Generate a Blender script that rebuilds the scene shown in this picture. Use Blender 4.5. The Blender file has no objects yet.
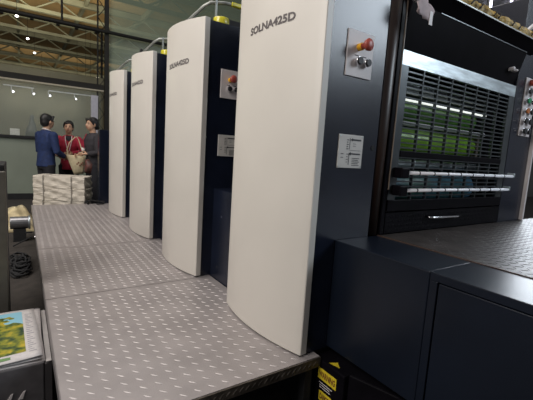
import bpy, bmesh, math, random
from mathutils import Vector, Matrix
random.seed(4)
S = bpy.context.scene
COL = S.collection
PI = math.pi
R = math.radians

# ------------------------------------------------------------------ materials
def mat(name, col, rough=.5, metal=0., noise=.08, scale=20., bump=0., bscale=60., emit=None, estr=1., coat=0., spec=.5, col2=None, stretch=None, alpha=1.):
    m = bpy.data.materials.new(name); m.use_nodes = True
    nt = m.node_tree; b = nt.nodes['Principled BSDF']
    tc = nt.nodes.new('ShaderNodeTexCoord'); mp = nt.nodes.new('ShaderNodeMapping')
    nt.links.new(tc.outputs['Object'], mp.inputs['Vector'])
    if stretch: mp.inputs['Scale'].default_value = stretch
    nz = nt.nodes.new('ShaderNodeTexNoise'); nz.inputs['Scale'].default_value = scale; nz.inputs['Detail'].default_value = 4
    nt.links.new(mp.outputs['Vector'], nz.inputs['Vector'])
    rp = nt.nodes.new('ShaderNodeValToRGB')
    a = [max(0, c*(1-noise)) for c in col[:3]]; d = col2 if col2 else [min(1, c*(1+noise)) for c in col[:3]]
    rp.color_ramp.elements[0].color = (*a, 1); rp.color_ramp.elements[1].color = (*d, 1)
    rp.color_ramp.elements[0].position = .35; rp.color_ramp.elements[1].position = .65
    nt.links.new(nz.outputs['Fac'], rp.inputs['Fac']); nt.links.new(rp.outputs['Color'], b.inputs['Base Color'])
    b.inputs['Roughness'].default_value = rough; b.inputs['Metallic'].default_value = metal
    b.inputs['Coat Weight'].default_value = coat
    b.inputs['Specular IOR Level'].default_value = spec
    b.inputs['Alpha'].default_value = alpha
    if bump:
        n2 = nt.nodes.new('ShaderNodeTexNoise'); n2.inputs['Scale'].default_value = bscale; n2.inputs['Detail'].default_value = 3
        nt.links.new(mp.outputs['Vector'], n2.inputs['Vector'])
        bp = nt.nodes.new('ShaderNodeBump'); bp.inputs['Strength'].default_value = bump; bp.inputs['Distance'].default_value = .02
        nt.links.new(n2.outputs['Fac'], bp.inputs['Height']); nt.links.new(bp.outputs['Normal'], b.inputs['Normal'])
    if emit:
        b.inputs['Emission Color'].default_value = (*emit, 1); b.inputs['Emission Strength'].default_value = estr
    return m

cream = mat('cream_enamel', (.63, .595, .54), .42, noise=.02, scale=3, bump=.02, bscale=150)
navy = mat('navy_enamel', (.007, .010, .021), .27, noise=.18, scale=5, bump=.02, bscale=220, spec=.6)
navy_dark = mat('navy_panel', (.005, .0075, .014), .33, noise=.12, scale=4, bump=.03, bscale=220, spec=.35)
black = mat('black_enamel', (.004, .0035, .005), .4, noise=.2, scale=9, spec=.05)
matblack = mat('black_rubber', (.006, .006, .007), .8, noise=.3, scale=15)
deck_bar = mat('glint_bright_tread', (.42, .39, .38), .45, metal=.4, noise=.1)  # lighter than the deck: glints on the tread bars put into the colour
deck = mat('grey_checker_plate', (.33, .30, .295), .45, metal=.3, noise=.09, scale=6, bump=.05, bscale=300)
lip = mat('worn_checker_edge', (.10, .085, .07), .45, metal=.6, noise=.4, scale=25, bump=.15, bscale=120)
tread = mat('black_tread_plate', (.05, .043, .04), .42, metal=.4, noise=.3, scale=8, bump=.08, bscale=200)
steel = mat('brushed_steel', (.52, .58, .60), .33, metal=.85, noise=.25, scale=6, bump=.05, stretch=(1, 1, 6))
gunmetal = mat('dark_grille_steel', (.085, .095, .10), .32, metal=.7, noise=.2, scale=10)
chrome = mat('chrome', (.8, .8, .82), .12, metal=1., noise=.05)
brownpost = mat('brown_black_gloss', (.018, .009, .006), .38, noise=.5, scale=7, stretch=(1, 1, .3))
platew = mat('silver_grey_plate', (.64, .59, .58), .45, noise=.04, scale=12)
platew2 = mat('printed_info_plate', (.60, .57, .53), .5, noise=.05, scale=14)
redb = mat('red_plastic', (.36, .065, .045), .4, noise=.15, scale=30)
yelb = mat('yellow_plastic', (.75, .38, .02), .45, noise=.1)
darkb = mat('dark_plastic', (.02, .02, .022), .5, spec=.3)
greenb = mat('green_plastic', (.02, .25, .10), .35); orangeb = mat('orange_plastic', (.5, .16, .04), .35)
ink = mat('dark_print', (.03, .03, .035), .6); letter = mat('grey_lettering', (.13, .115, .115), .5)
warn = mat('yellow_warning_label', (.55, .42, .02), .5, noise=.12, scale=40)
warnred = mat('dark_red_print', (.12, .03, .01), .6)
green_roll = mat('green_inked_roller', (.30, .62, .04), .35, noise=.2, scale=4, coat=.3)
dkgreen_roll = mat('dark_green_roller', (.10, .26, .04), .3, noise=.3, scale=5)
teal_roll = mat('teal_blanket_cylinder', (.10, .26, .18), .3, noise=.2, scale=3, col2=(.10, .26, .42))
silver_bar = mat('polished_bar', (.85, .85, .88), .45, metal=.1, noise=.02)
tan = mat('tan_metal', (.16, .12, .09), .5)
yellowwrap = mat('clear_yellow_ring', (.55, .48, .02), .3, noise=.25, scale=25, coat=.5)
caution = mat('crumpled_yellow_wrap', (.40, .26, .06), .5, noise=.5, scale=22, bump=.5, bscale=40, col2=(.62, .42, .12))
arm_m = mat('grey_painted_pipe', (.28, .29, .27), .35, noise=.2, metal=.4)
pinkpaper = mat('pinkish_paper', (.50, .40, .40), .7, noise=.12)

# ------------------------------------------------------------------ mesh builder
class MB:
    def __init__(s): s.v = []; s.f = []
    def add(s, vs, fs):
        n = len(s.v); s.v += [Vector(v) for v in vs]; s.f += [tuple(i+n for i in f) for f in fs]; return s
    def box(s, x0, x1, y0, y1, z0, z1):
        return s.add([(x0,y0,z0),(x1,y0,z0),(x1,y1,z0),(x0,y1,z0),(x0,y0,z1),(x1,y0,z1),(x1,y1,z1),(x0,y1,z1)],
                     [(0,3,2,1),(4,5,6,7),(0,1,5,4),(1,2,6,5),(2,3,7,6),(3,0,4,7)])
    def tube(s, pts, r, n=10, flat=1., cap=True):
        pts = [Vector(p) for p in pts]; rs = r if isinstance(r, (list, tuple)) else [r]*len(pts)
        base = len(s.v); up = None
        for i, p in enumerate(pts):
            t = (pts[min(i+1, len(pts)-1)] - pts[max(i-1, 0)]).normalized()
            if up is None:
                up = Vector((0,0,1)) if abs(t.z) < .9 else Vector((0,1,0))
            a = up - t*up.dot(t)
            if a.length < 1e-4: a = t.orthogonal()
            a.normalize(); b = t.cross(a); up = a
            for k in range(n):
                c, d = math.cos(2*PI*k/n), math.sin(2*PI*k/n)
                s.v.append(p + a*c*rs[i]*flat + b*d*rs[i])
        for i in range(len(pts)-1):
            for k in range(n):
                k2 = (k+1) % n
                s.f.append((base+i*n+k, base+i*n+k2, base+(i+1)*n+k2, base+(i+1)*n+k))
        if cap:
            s.f.append(tuple(base+k for k in range(n))[::-1]); e = base+(len(pts)-1)*n
            s.f.append(tuple(e+k for k in range(n)))
        return s
    def ell(s, c, r, rot=None, nu=14, nv=10):
        c = Vector(c); base = len(s.v); M = rot.to_matrix() if rot else Matrix.Identity(3)
        P = [Vector((0,0,1))]
        for j in range(1, nv):
            for i in range(nu):
                th, ph = PI*j/nv, 2*PI*i/nu
                P.append(Vector((math.sin(th)*math.cos(ph), math.sin(th)*math.sin(ph), math.cos(th))))
        P.append(Vector((0,0,-1)))
        s.v += [c + M @ Vector((p.x*r[0], p.y*r[1], p.z*r[2])) for p in P]
        for i in range(nu):
            i2 = (i+1) % nu
            s.f.append((base, base+1+i, base+1+i2))
            for j in range(nv-2):
                a = base+1+j*nu; b = a+nu
                s.f.append((a+i, b+i, b+i2, a+i2))
            a = base+1+(nv-2)*nu
            s.f.append((a+i, base+len(P)-1, a+i2))
        return s
    def rings(s, rs, n=20):      # stacked ellipses (cx,cy,z,rx,ry)
        base = len(s.v)
        for cx, cy, z, rx, ry in rs:
            for k in range(n):
                a = 2*PI*k/n; s.v.append(Vector((cx+rx*math.cos(a), cy+ry*math.sin(a), z)))
        for i in range(len(rs)-1):
            for k in range(n):
                k2 = (k+1) % n; s.f.append((base+i*n+k, base+i*n+k2, base+(i+1)*n+k2, base+(i+1)*n+k))
        s.f.append(tuple(base+k for k in range(n))[::-1]); e = base+(len(rs)-1)*n
        s.f.append(tuple(e+k for k in range(n)))
        return s
    def prism(s, poly, axis, a, b):   # poly of 2D points extruded along axis
        def P(u, v, w): return {'x': (w,u,v), 'y': (u,w,v), 'z': (u,v,w)}[axis]
        n = len(poly)
        return s.add([P(u,v,a) for u,v in poly]+[P(u,v,b) for u,v in poly],
                     [tuple(range(n))[::-1], tuple(range(n,2*n))]+[(i,(i+1)%n,n+(i+1)%n,n+i) for i in range(n)])
    def lens(s, o, u, v, w, L, W, H):   # raised tread bar at o, along u, across v, up w
        o, u, v, w = Vector(o), Vector(u), Vector(v), Vector(w)
        return s.add([o-u*L, o-v*W-u*L*.35, o-v*W+u*L*.35, o+u*L, o+v*W+u*L*.35, o+v*W-u*L*.35, o+w*H-u*L*.55, o+w*H+u*L*.55],
                     [(0,1,6),(1,2,7,6),(2,3,7),(3,4,7),(4,5,6,7),(5,0,6)])
    def merge(s, other):
        s.split = len(s.f); s.add(other.v, other.f); return s
    def build(s, name, m, parent=None, bevel=0., smooth=False, remesh=0., subsurf=0, loc=None, m2=None):
        me = bpy.data.meshes.new(name)
        off = parent['_o'] if parent is not None else (Vector(loc) if loc else Vector((0,0,0)))
        off = Vector(off)
        me.from_pydata([v-off for v in s.v], [], s.f); me.update()
        bm = bmesh.new(); bm.from_mesh(me); bmesh.ops.recalc_face_normals(bm, faces=bm.faces); bm.to_mesh(me); bm.free()
        o = bpy.data.objects.new(name, me); COL.objects.link(o); me.materials.append(m)
        if m2:
            me.materials.append(m2)
            for p in me.polygons[s.split:]: p.material_index = 1
        if parent is not None: o.parent = parent
        else: o.location = off
        o['_o'] = tuple(off)
        if remesh:
            rm = o.modifiers.new('r', 'REMESH'); rm.mode = 'VOXEL'; rm.voxel_size = remesh
            sm = o.modifiers.new('s', 'SMOOTH'); sm.iterations = 3; sm.factor = .5
            dg = bpy.context.evaluated_depsgraph_get(); dg.update()
            nm = bpy.data.meshes.new_from_object(o.evaluated_get(dg)); o.modifiers.clear(); o.data = nm
            if not nm.materials: nm.materials.append(m)
            me = nm
        if bevel:
            b = o.modifiers.new('b', 'BEVEL'); b.width = bevel; b.segments = 2; b.limit_method = 'ANGLE'; b.angle_limit = R(40)
        if subsurf:
            b = o.modifiers.new('s', 'SUBSURF'); b.levels = subsurf; b.render_levels = subsurf
        if smooth:
            for p in me.polygons: p.use_smooth = True
        return o

def thing(name, loc, label, cat, group=None):
    o = bpy.data.objects.new(name, None); COL.objects.link(o); o.location = loc; o['_o'] = tuple(loc)
    o.empty_display_size = .1
    return tag(o, label, cat, group)
def tag(o, label, cat, group=None, kind=None):
    if label: o['label'] = label
    if cat: o['category'] = cat
    if group: o['group'] = group
    if kind: o['kind'] = kind
    return o
def struct(o): o['kind'] = 'structure'; return o

def copy_tree(o, parent=None):
    c = o.copy(); COL.objects.link(c); c.parent = parent
    for ch in [x for x in bpy.data.objects if x.parent == o]: copy_tree(ch, c)
    return c

def text_mesh(txt, w, h):
    cu = bpy.data.curves.new('t', 'FONT'); cu.body = txt; cu.size = 1; cu.resolution_u = 3
    cu.offset = .035
    o = bpy.data.objects.new('t', cu); COL.objects.link(o)
    dg = bpy.context.evaluated_depsgraph_get(); dg.update()
    me = bpy.data.meshes.new_from_object(o.evaluated_get(dg))
    vs = [v.co.copy() for v in me.vertices]; fs = [tuple(p.vertices) for p in me.polygons]
    bpy.data.objects.remove(o); bpy.data.curves.remove(cu); bpy.data.meshes.remove(me)
    x0, x1 = min(v.x for v in vs), max(v.x for v in vs); y0, y1 = min(v.y for v in vs), max(v.y for v in vs)
    return [((v.x-x0)/(x1-x0)*w, (v.y-y0)/(y1-y0)*h) for v in vs], fs

# ------------------------------------------------------------------ camera (solved from the photo's vanishing points)
cam_d = bpy.data.cameras.new('camera'); cam = bpy.data.objects.new('camera', cam_d); COL.objects.link(cam)
cam_d.sensor_width = 36; cam_d.lens = 367.13/533*36; cam_d.clip_start = .02; cam_d.clip_end = 300
yaw, pitch, roll = R(33.924), R(-7.4536), R(3.5839)
fw = Vector((math.sin(yaw)*math.cos(pitch), math.cos(yaw)*math.cos(pitch), math.sin(pitch)))
rt = fw.cross(Vector((0,0,1))).normalized(); up = rt.cross(fw)
r2 = rt*math.cos(roll)+up*math.sin(roll); u2 = -rt*math.sin(roll)+up*math.cos(roll)
M = Matrix((r2, u2, -fw)).transposed().to_4x4(); M.translation = (0, 0, 1.25)
cam.matrix_world = M
S.camera = cam

# ------------------------------------------------------------------ printing unit
UX0 = 1.038; PITCH = 1.17; YN = 1.19
def panel_x(t):
    y = t*.68; return UX0 - .346*y + .453*y*y

def emergency(parent, x, y, z, plate):
    """red mushroom button on a yellow collar, pointing to -Y"""
    b = MB().tube([(x, y, z), (x, y-.022, z)], .016, 20).build('button_collar', yelb, plate, smooth=False, bevel=.001)
    c = MB().tube([(x, y-.022, z), (x, y-.045, z), (x, y-.047, z), (x, y-.058, z), (x, y-.064, z), (x, y-.066, z)], [.013, .014, .024, .026, .020, .006], 22).build('emergency_button', redb, plate, smooth=True)
def pushbutton(x, y, z, plate, m=None, r=.0155):
    o = MB().tube([(x, y, z), (x, y-.012, z), (x, y-.0125, z), (x, y-.018, z)], [r*1.05, r*1.05, r*1.2, r*1.15], 20).build('push_button', chrome, plate, bevel=.001)
    MB().tube([(x, y-.017, z), (x, y-.026, z)], [r*1.02, r*.98], 18).build('button_cap', m or darkb, plate, bevel=.001)

def make_unit(full=True):
    root = thing('printing_unit', (1.3, YN, 0), '', 'printing machine')
    # curved cream cover
    N = 20; t0 = .0; mb = MB(); vs = []; fs = []
    L = .68; th = .018
    outer = [(panel_x(i/N), YN+L*i/N) for i in range(N+1)]
    ring = [(UX0+.040, YN+.004), (UX0+.004, YN)] + outer[0:] + [(UX0+.040, YN+L)]
    n = len(ring)
    for k, (x, y) in enumerate(ring):
        tt = (y-YN)/L
        for z in (.338, 2.104+.045*tt): vs.append((x, y, z))
    for k in range(n-1): fs.append((2*k, 2*k+2, 2*k+3, 2*k+1))
    fs.append((2*(n-1), 0, 1, 2*(n-1)+1))
    fs.append(tuple(2*k for k in range(n))); fs.append(tuple(2*k+1 for k in range(n))[::-1])
    cv = mb.add(vs, fs).build('cover_panel', cream, root)
    cv.data.materials.append(cream)
    b = cv.modifiers.new('b', 'BEVEL'); b.width = .004; b.segments = 2; b.limit_method = 'ANGLE'; b.angle_limit = R(40)
    for p in cv.data.polygons: p.use_smooth = abs(p.normal.z) < .5 and p.normal.y > -.9 and p.normal.y < .9
    # lettering wrapped on the bulge
    tv, tf = text_mesh('SOLNA425D', .345, .037)
    lv = []
    for u, v in tv:
        y = YN + .498 - u; t = (y-YN)/L
        lv.append((panel_x(t)-.0016, y, 1.822+v))
    MB().add(lv, tf).build('lettering', letter, cv)
    # shadow gap base
    MB().box(UX0+.004, UX0+.07, YN+.01, YN+L-.01, .3302, .3375).build('foot_strip', matblack, root)
    # side housing
    hb = MB().box(UX0+.040, 1.43, YN+.012, YN+L, .3302, 2.095)
    hb.build('side_frame', navy, root, bevel=.004)
    MB().box(1.136, 1.43, YN+.03, YN+L, .0, .3295).build('machine_foot', matblack, root)
    # control plate
    cp = MB().box(1.173, 1.336, YN+.006, YN+.0125, 1.602, 1.796).build('control_plate', platew, root, bevel=.002)
    emergency(root, 1.243, YN+.006, 1.729, cp)
    pushbutton(1.237, YN+.006, 1.668, cp); pushbutton(1.289, YN+.006, 1.668, cp)
    for cx in (1.232, 1.281): MB().box(cx-.012, cx+.012, YN+.0052, YN+.0062, 1.691, 1.695).build('plate_marking', ink, cp)
    # information plate
    ip = MB().box(1.173, 1.328, YN+.008, YN+.0125, 1.200, 1.350).build('information_plate', platew2, root, bevel=.0015)
    g = MB(); yy0, yy1 = YN+.0068, YN+.0082
    def gb(x0, x1, z0, z1): g.box(x0, x1, yy0, yy1, z0, z1)
    gb(1.255, 1.312, 1.325, 1.332); g.add([(1.245, yy0, 1.3285), (1.257, yy0, 1.336), (1.257, yy0, 1.321)], [(0, 1, 2)])
    gb(1.250, 1.312, 1.262, 1.268); g.add([(1.238, yy0, 1.265), (1.252, yy0, 1.273), (1.252, yy0, 1.257)], [(0, 1, 2)])
    gb(1.240, 1.242, 1.285, 1.335); gb(1.240, 1.242, 1.215, 1.270); gb(1.242, 1.312, 1.2805, 1.2815)
    for k in range(5): gb(1.262, 1.310-.008*(k % 2), 1.244-.008*k, 1.2465-.008*k)
    for k in range(5): gb(1.222, 1.234-.004*(k % 2), 1.325-.010*k, 1.328-.010*k)
    for k in range(4): gb(1.225, 1.236-.003*(k % 2), 1.262-.012*k, 1.2645-.012*k)
    for k in range(2): gb(1.190, 1.205, 1.262-.016*k, 1.2645-.016*k); gb(1.262, 1.280, 1.31-.01*k, 1.3115-.01*k)
    g.build('printed_diagram', ink, ip)
    for x, z in ((1.180, 1.343), (1.321, 1.343), (1.180, 1.207), (1.321, 1.207)): MB().tube([(x, YN+.009, z), (x, YN+.0055, z)], .003, 8).build('screw', steel, ip)
    # top: yellow ring with cable pipe
    MB().tube([(1.20, YN+.10, 2.093), (1.20, YN+.10, 2.150)], [.058, .055], 24).build('yellow_ring', yellowwrap, root, bevel=.006, smooth=True)
    pipe = [(1.02, YN+.42, 2.12), (1.06, YN+.33, 2.17), (1.12, YN+.22, 2.245), (1.15, YN+.18, 2.265), (1.25, YN+.14, 2.275), (1.42, YN+.13, 2.28)]
    MB().tube(pipe, .012, 10).build('guard_pipe', arm_m, root, smooth=True)
    MB().tube([(1.03, YN+.41, 2.135), (1.02, YN+.42, 2.10)], .016, 10).build('pipe_socket', matblack, root)
    MB().box(1.155, 1.168, YN+.10, YN+.112, 2.093, 2.268).build('pipe_post', arm_m, root)
    MB().box(1.29, 1.42, YN+.115, YN+.145, 2.262, 2.29).build('yellow_sleeve', yellowwrap, root, bevel=.006)
    if full:
        # right frame, hood and insides
        MB().box(2.76, 3.09, YN+.012, YN+L, 0, 2.35).build('side_frame', navy, root, bevel=.004)
        MB().box(3.085, 3.105, YN-.012, YN+.03, .868, 2.35).build('edge_trim', platew, root, bevel=.002)
        MB().box(1.43, 2.76, YN+.62, YN+L, 0, 2.35).build('rear_frame', matblack, root)
    return root

unit1 = make_unit(True)
unit1['label'] = 'nearest printing unit, tall cream curved cover, slatted guard grille on its right'
# ---- unit 1 extras: the opening between the side frames
Y = YN+.01
MB().tube([(1.472, Y+.03, .868), (1.472, Y+.03, 1.4), (1.472, Y+.03, 2.4)], [.034, .040, .048], 20).build('corner_column', brownpost, unit1, smooth=True)
MB().box(1.505, 1.534, Y-.006, Y+.05, .868, 2.3).build('guide_rail', black, unit1, bevel=.003)
MB().box(1.5345, 1.5395, Y-.01, Y+.03, 1.1, 2.0).build('metal_strip', tan, unit1)
MB().tube([(1.40, Y+.004, 1.30), (1.40, Y-.001, 1.30)], .012, 16).build('plug', matblack, unit1)
# grille
gr = MB(); gy0, gy1 = Y+.0, Y+.018
def gbx(a, b, c, d, e=gy0, f=gy1): gr.box(a, b, e, f, c, d)
gbx(1.545, 2.745, 1.712, 1.785)
grl = gr.build('guard_grille', steel, unit1, bevel=.002)
sl = MB().box(1.545, 1.605, gy0, gy1, .985, 1.712).box(2.672, 2.745, gy0, gy1, .985, 1.712)
z = 1.690; k = 0; 
while z > 1.06:
    sl.box(1.605, 2.672, gy0+.003, gy1-.003, z-.0035, z+.0035); z -= .0250; k += 1
for x in [1.605+.1333*i for i in range(1, 8)]:
    sl.box(x-.004, x+.004, gy0+.001, gy1-.001, 1.0, 1.712)
sl.build('slats', gunmetal, grl)
MB().box(1.605, 2.672, gy0-.004, gy1, 1.268, 1.300).build('cross_bar', black, grl, bevel=.003)
MB().box(1.545, 2.745, gy0-.006, gy1+.01, .985, 1.045).build('bottom_rail', black, grl, bevel=.003)
for z, x0, x1 in ((1.188, 1.60, 2.80), (1.098, 1.60, 2.76)):
    tb = MB().tube([(x0, Y-.035, z), (x1, Y-.035, z)], .0095, 16).build('safety_bar', silver_bar, unit1, smooth=True)
    for q in range(1, 9): MB().tube([(x0+q*(x1-x0)/9-.004, Y-.035, z), (x0+q*(x1-x0)/9+.004, Y-.035, z)], .0105, 14).build('clamp_ring', black, tb)
    MB().box(x0-.03, x0+.03, Y-.055, Y, z-.026, z+.026).build('bar_bracket', black, tb, bevel=.006)
    MB().box(x1-.006, x1+.012, Y-.045, Y+.0, z-.008, z+.02).build('end_bracket', steel, tb, bevel=.003)
# rollers
def roller(z, y, r, x0, x1, m, name='roller'):
    o = MB().tube([(x0, y, z), (x0+.004, y, z), (x1-.004, y, z), (x1, y, z)], [r*.96, r, r, r*.96], 32).build(name, m, unit1, smooth=True)
    MB().tube([(1.44, y, z), (2.755, y, z)], r*.3, 12).build('shaft', steel, o)
roller(1.365, Y+.16, .075, 1.56, 2.50, green_roll, 'ink_roller')
roller(1.530, Y+.17, .070, 1.56, 2.50, dkgreen_roll, 'ink_roller')
roller(1.665, Y+.20, .050, 1.56, 2.60, gunmetal, 'roller')
roller(1.095, Y+.19, .10, 1.56, 2.55, teal_roll, 'blanket_cylinder')
roller(1.235, Y+.10, .022, 1.56, 2.60, steel, 'roller')
roller(1.447, Y+.07, .012, 1.56, 2.55, silver_bar, 'roller')
wl = MB().tube([(1.56, Y+.075, 1.572), (2.55, Y+.075, 1.572)], .007, 12).build('work_lamp', mat('work_lamp_glow', (1, 1, 1), .5, emit=(.95, 1, .95), estr=.9), unit1, smooth=True)
MB().box(2.50, 2.56, Y+.08, Y+.24, 1.30, 1.45).build('roller_bearing', tan, unit1, bevel=.004)
MB().box(2.56, 2.75, Y+.10, Y+.30, 1.0, 1.70).build('inner_bracket', matblack, unit1, bevel=.004)
# kick panel (drawer) with tread pattern
dp = MB().box(1.545, 2.745, Y+.0, Y+.05, .870, .978)
tr = MB(); 
for i in range(48):
    for j in range(4):
        x = 1.56+i*.0245; z = .884+j*.0245
        a = PI/4 if (i+j) % 2 else -PI/4
        tr.lens((x, Y, z), (math.cos(a), 0, math.sin(a)), (-math.sin(a), 0, math.cos(a)), (0, -1, 0), .013, .0035, .0012)
dr = dp.merge(tr).build('drawer', black, unit1)
hd = MB().tube([(1.90, Y, .945), (1.90, Y-.028, .943), (1.93, Y-.033, .943), (2.17, Y-.033, .938), (2.20, Y-.028, .938), (2.20, Y, .940)], .0065, 10).build('handle', chrome, dr, smooth=True)
# hood above the grille, stepping forward at the top
prof = [(Y+.60, 1.788), (Y+.022, 1.788), (Y-.030, 1.995), (Y-.080, 2.052), (Y+.60, 2.052)]
hood = MB().prism(prof, 'x', 1.545, 2.758).build('hood', black, unit1, bevel=.002)
MB().box(1.775, 2.75, Y-.033, Y-.0, 1.993, 1.997).build('hood_seam', gunmetal, hood)
MB().prism([(Y-.030, 1.995), (Y-.080, 2.052), (Y-.012, 2.052), (Y-.012, 1.995)], 'x', 2.758, 2.84).build('hood_end', black, hood)
MB().box(1.56, 2.86, Y-.084, Y-.04, 2.052, 2.058).build('hood_edge', arm_m, hood)
kn = MB().tube([(2.62, Y+.02, 1.872), (2.62, Y-.028, 1.872)], [.010, .014], 12).ell((2.66, Y-.015, 1.868), (.022, .02, .010), nu=10, nv=6).build('latch', platew, hood, smooth=True)
# right control plate with five buttons in a column and a red button
rp = MB().box(2.868, 3.03, Y-.006, Y+.001, 1.470, 1.862).build('control_plate', platew, unit1, bevel=.002)
for z, m in ((1.505, darkb), (1.572, darkb), (1.640, orangeb), (1.708, greenb), (1.772, darkb)):
    pushbutton(2.905, Y-.006, z, rp, m, .019); pushbutton(2.972, Y-.006, z, rp, darkb, .019)
MB().tube([(2.93, Y-.006, 1.832), (2.93, Y-.05, 1.832)], [.02, .028], 16).build('red_knob', redb, rp, smooth=True)

# copies of the unit for the three behind it
names = ['second printing unit from the front, cream cover, red emergency button half hidden',
         'third printing unit from the front, narrow cream cover with yellow ring on top',
         'farthest printing unit, smallest cream cover beside the dark upright cabinet']
keep = {'cover_panel', 'lettering', 'foot_strip', 'side_frame', 'machine_foot', 'control_plate', 'button_collar', 'emergency_button', 'push_button', 'button_cap', 'plate_marking',
        'information_plate', 'printed_diagram', 'screw', 'yellow_ring', 'guard_pipe', 'pipe_socket', 'pipe_post', 'yellow_sleeve', 'edge_trim', 'rear_frame'}
def copy_unit(o, parent, dy=0.):
    c = o.copy(); COL.objects.link(c); c.parent = parent
    for ch in [x for x in bpy.data.objects if x.parent == o]:
        if ch.name.split('.')[0] in keep and not (ch.name.startswith('control_plate') and ch.data.vertices[0].co.x > 1.2): copy_unit(ch, c)
    return c
for i in range(3):
    c = copy_unit(unit1, None); c.location.y = YN + PITCH*(i+1); c.location.x -= (.020, .016, .014)[i]; c['label'] = names[i]; c['group'] = 'printing units in a row'
unit1['group'] = 'printing units in a row'
kb = thing('black_knob_post', (1.00, YN+2*PITCH+.43, 2.13), 'small black knob on top of the third cream cover', 'knob')
MB().tube([(1.03, YN+2*PITCH+.43, 2.122), (1.03, YN+2*PITCH+.43, 2.15)], .008, 10).build('stem', matblack, kb)
MB().ell((1.03, YN+2*PITCH+.43, 2.175), (.016, .016, .03)).build('grip', matblack, kb, smooth=True)

# ------------------------------------------------------------------ low cabinets between the units
glabs = ['navy low cabinet with two bolts between the nearest two cream covers', 'navy low cabinet between second and third cream covers', 'navy low cabinet between third and farthest cream covers']
def gap_cab(k):
    y0 = YN+.725+PITCH*k; y1 = YN+PITCH*(k+1)+.010
    t = thing('low_cabinet', (1.3, y0, 0), glabs[k], 'cabinet', 'low cabinets between the printing units')
    MB().box(1.136, 3.08, y0, y1, 0, .97).build('body', navy, t, bevel=.003)
    for yy, zz in ((y1-.15, .79), (y1-.10, .42)): MB().tube([(1.137, yy, zz), (1.131, yy, zz)], .006, 10).build('bolt', chrome, t)
for k in range(3): gap_cab(k)

# ------------------------------------------------------------------ near cabinets right of the walkway
CX = 1.204
c1 = thing('machine_cabinet', (1.35, .95, .3), 'plain navy metal cabinet right below the diagram plate', 'cabinet')
MB().box(CX, 1.488, .7185, 1.1995, .345, .865).build('body', navy_dark, c1, bevel=.004)
c2 = thing('machine_cabinet', (1.35, .2, .3), 'navy metal cabinet with inset door at the bottom right corner', 'cabinet')
fr = MB()
fr.box(CX, 1.488, -.6, .7165, .835, .865); fr.box(CX, 1.488, .687, .7165, .345, .835)
fr.box(CX, 1.488, -.6, .687, .345, .375); fr.box(CX+.03, 1.488, -.6, .687, .375, .835)
fr.build('body', navy_dark, c2, bevel=.002)
MB().box(CX+.002, CX+.029, -.58, .682, .379, .831).build('door', navy_dark, c2, bevel=.002)

# machine base with warning labels
bs = thing('stepped_plinth', (1.25, .9, 0), 'black stepped plinth with yellow warning labels beside the walkway corner', 'plinth')
MB().box(1.137, 1.60, 1.006, 1.2015, 0, .312).build('base_block', black, bs, bevel=.006)
MB().prism([(1.160, 1.004), (1.60, 1.004), (1.60, -.6), (1.225, -.6), (1.225, .80)], 'z', 0, .318).build('base_rail', black, bs, bevel=.006)
def side_label(y0, y1, z0, z1, word, wy0, wy1, wz0, wz1, x=1.1365):
    lb = MB().box(x-.0012, x+.0004, y1, y0, z0, z1).build('warning_label', warn, bs)
    if word:
        tv, tf = text_mesh(word, wy0-wy1, wz1-wz0)
        MB().add([(x-.0018, wy0-u, wz0+v) for u, v in tv], tf).build('lettering', warnred, lb)
    return lb
side_label(1.165, 1.048, .222, .275, 'WARNING', 1.158, 1.055, .234, .264)
side_label(1.15, 1.070, .120, .168, 'DANGER', 1.143, 1.078, .130, .158)
pt = MB()
for i, (a, b_) in enumerate(((1.155, 1.07), (1.15, 1.085), (1.152, 1.08))): pt.box(1.1355, 1.1366, b_, a, .205-.011*i, .2075-.011*i)
pt.build('small_print', platew, bs)
MB().add([(1.15, 1.118, .3128), (1.165, 1.062, .3128), (1.19, 1.10, .3128)], [(0, 1, 2)]).build('warning_triangle', warn, bs)

# ------------------------------------------------------------------ tread platform on the right
tp = thing('tread_platform', (2.2, .5, 0), 'black tread plate step in front of the slatted grille', 'platform')
TP0, TP1 = -.6, 1.196
tpb = MB().box(1.4895, 3.6, TP0, TP1, .35, .866)
q = MB(); pch = .034
for i in range(int(2.0/pch)):
    for j in range(int(1.0/pch)):
        x = 1.51+i*pch; y = 1.18-j*pch
        a = PI/4 if (i+j) % 2 else -PI/4
        q.lens((x, y, .866), (math.cos(a), math.sin(a), 0), (-math.sin(a), math.cos(a), 0), (0,0,1), .018, .0038, .0012)
tpb.merge(q).build('tread_plate', tread, tp)
MB().box(1.489, 1.499, TP0, TP1, .866, .8685).build('edge_strip', mat('brown_strip', (.05, .025, .015), .5), tp)

# ------------------------------------------------------------------ walkway
wk = thing('walkway', (.6, 3.5, 0), 'long grey checker plate walkway beside the cream covers', 'walkway')
def deck_sheet(y0, y1):
    d = MB().box(.1, 1.13, y0+.0038, y1-.0038, .322, .33)
    b = MB(); p = .0583
    ny = int((y1-y0)/p); nx = int(1.03/p)
    for i in range(nx):
        for j in range(ny):
            x = .137+i*p; y = y0+.04+j*(y1-y0-.05)/ny
            for (dx, a) in ((0, -PI/4),):
                X, Yy = x+dx, y+(p/2 if dx else 0)
                if X > 1.12 or Yy > y1-.012: continue
                b.lens((X, Yy, .33), (math.cos(a), math.sin(a), 0), (-math.sin(a), math.cos(a), 0), (0,0,1), .018, .0034, .0020)
    d.merge(b).build('deck_plate', deck, wk, m2=deck_bar)
ys = [1.156, 2.352, 3.50, 4.68, 5.90]
for a, b in zip(ys, ys[1:]): deck_sheet(a, b)
lf = MB().box(.1, 1.13, 1.150, 1.1565, .285, .3295)
b = MB()
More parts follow.
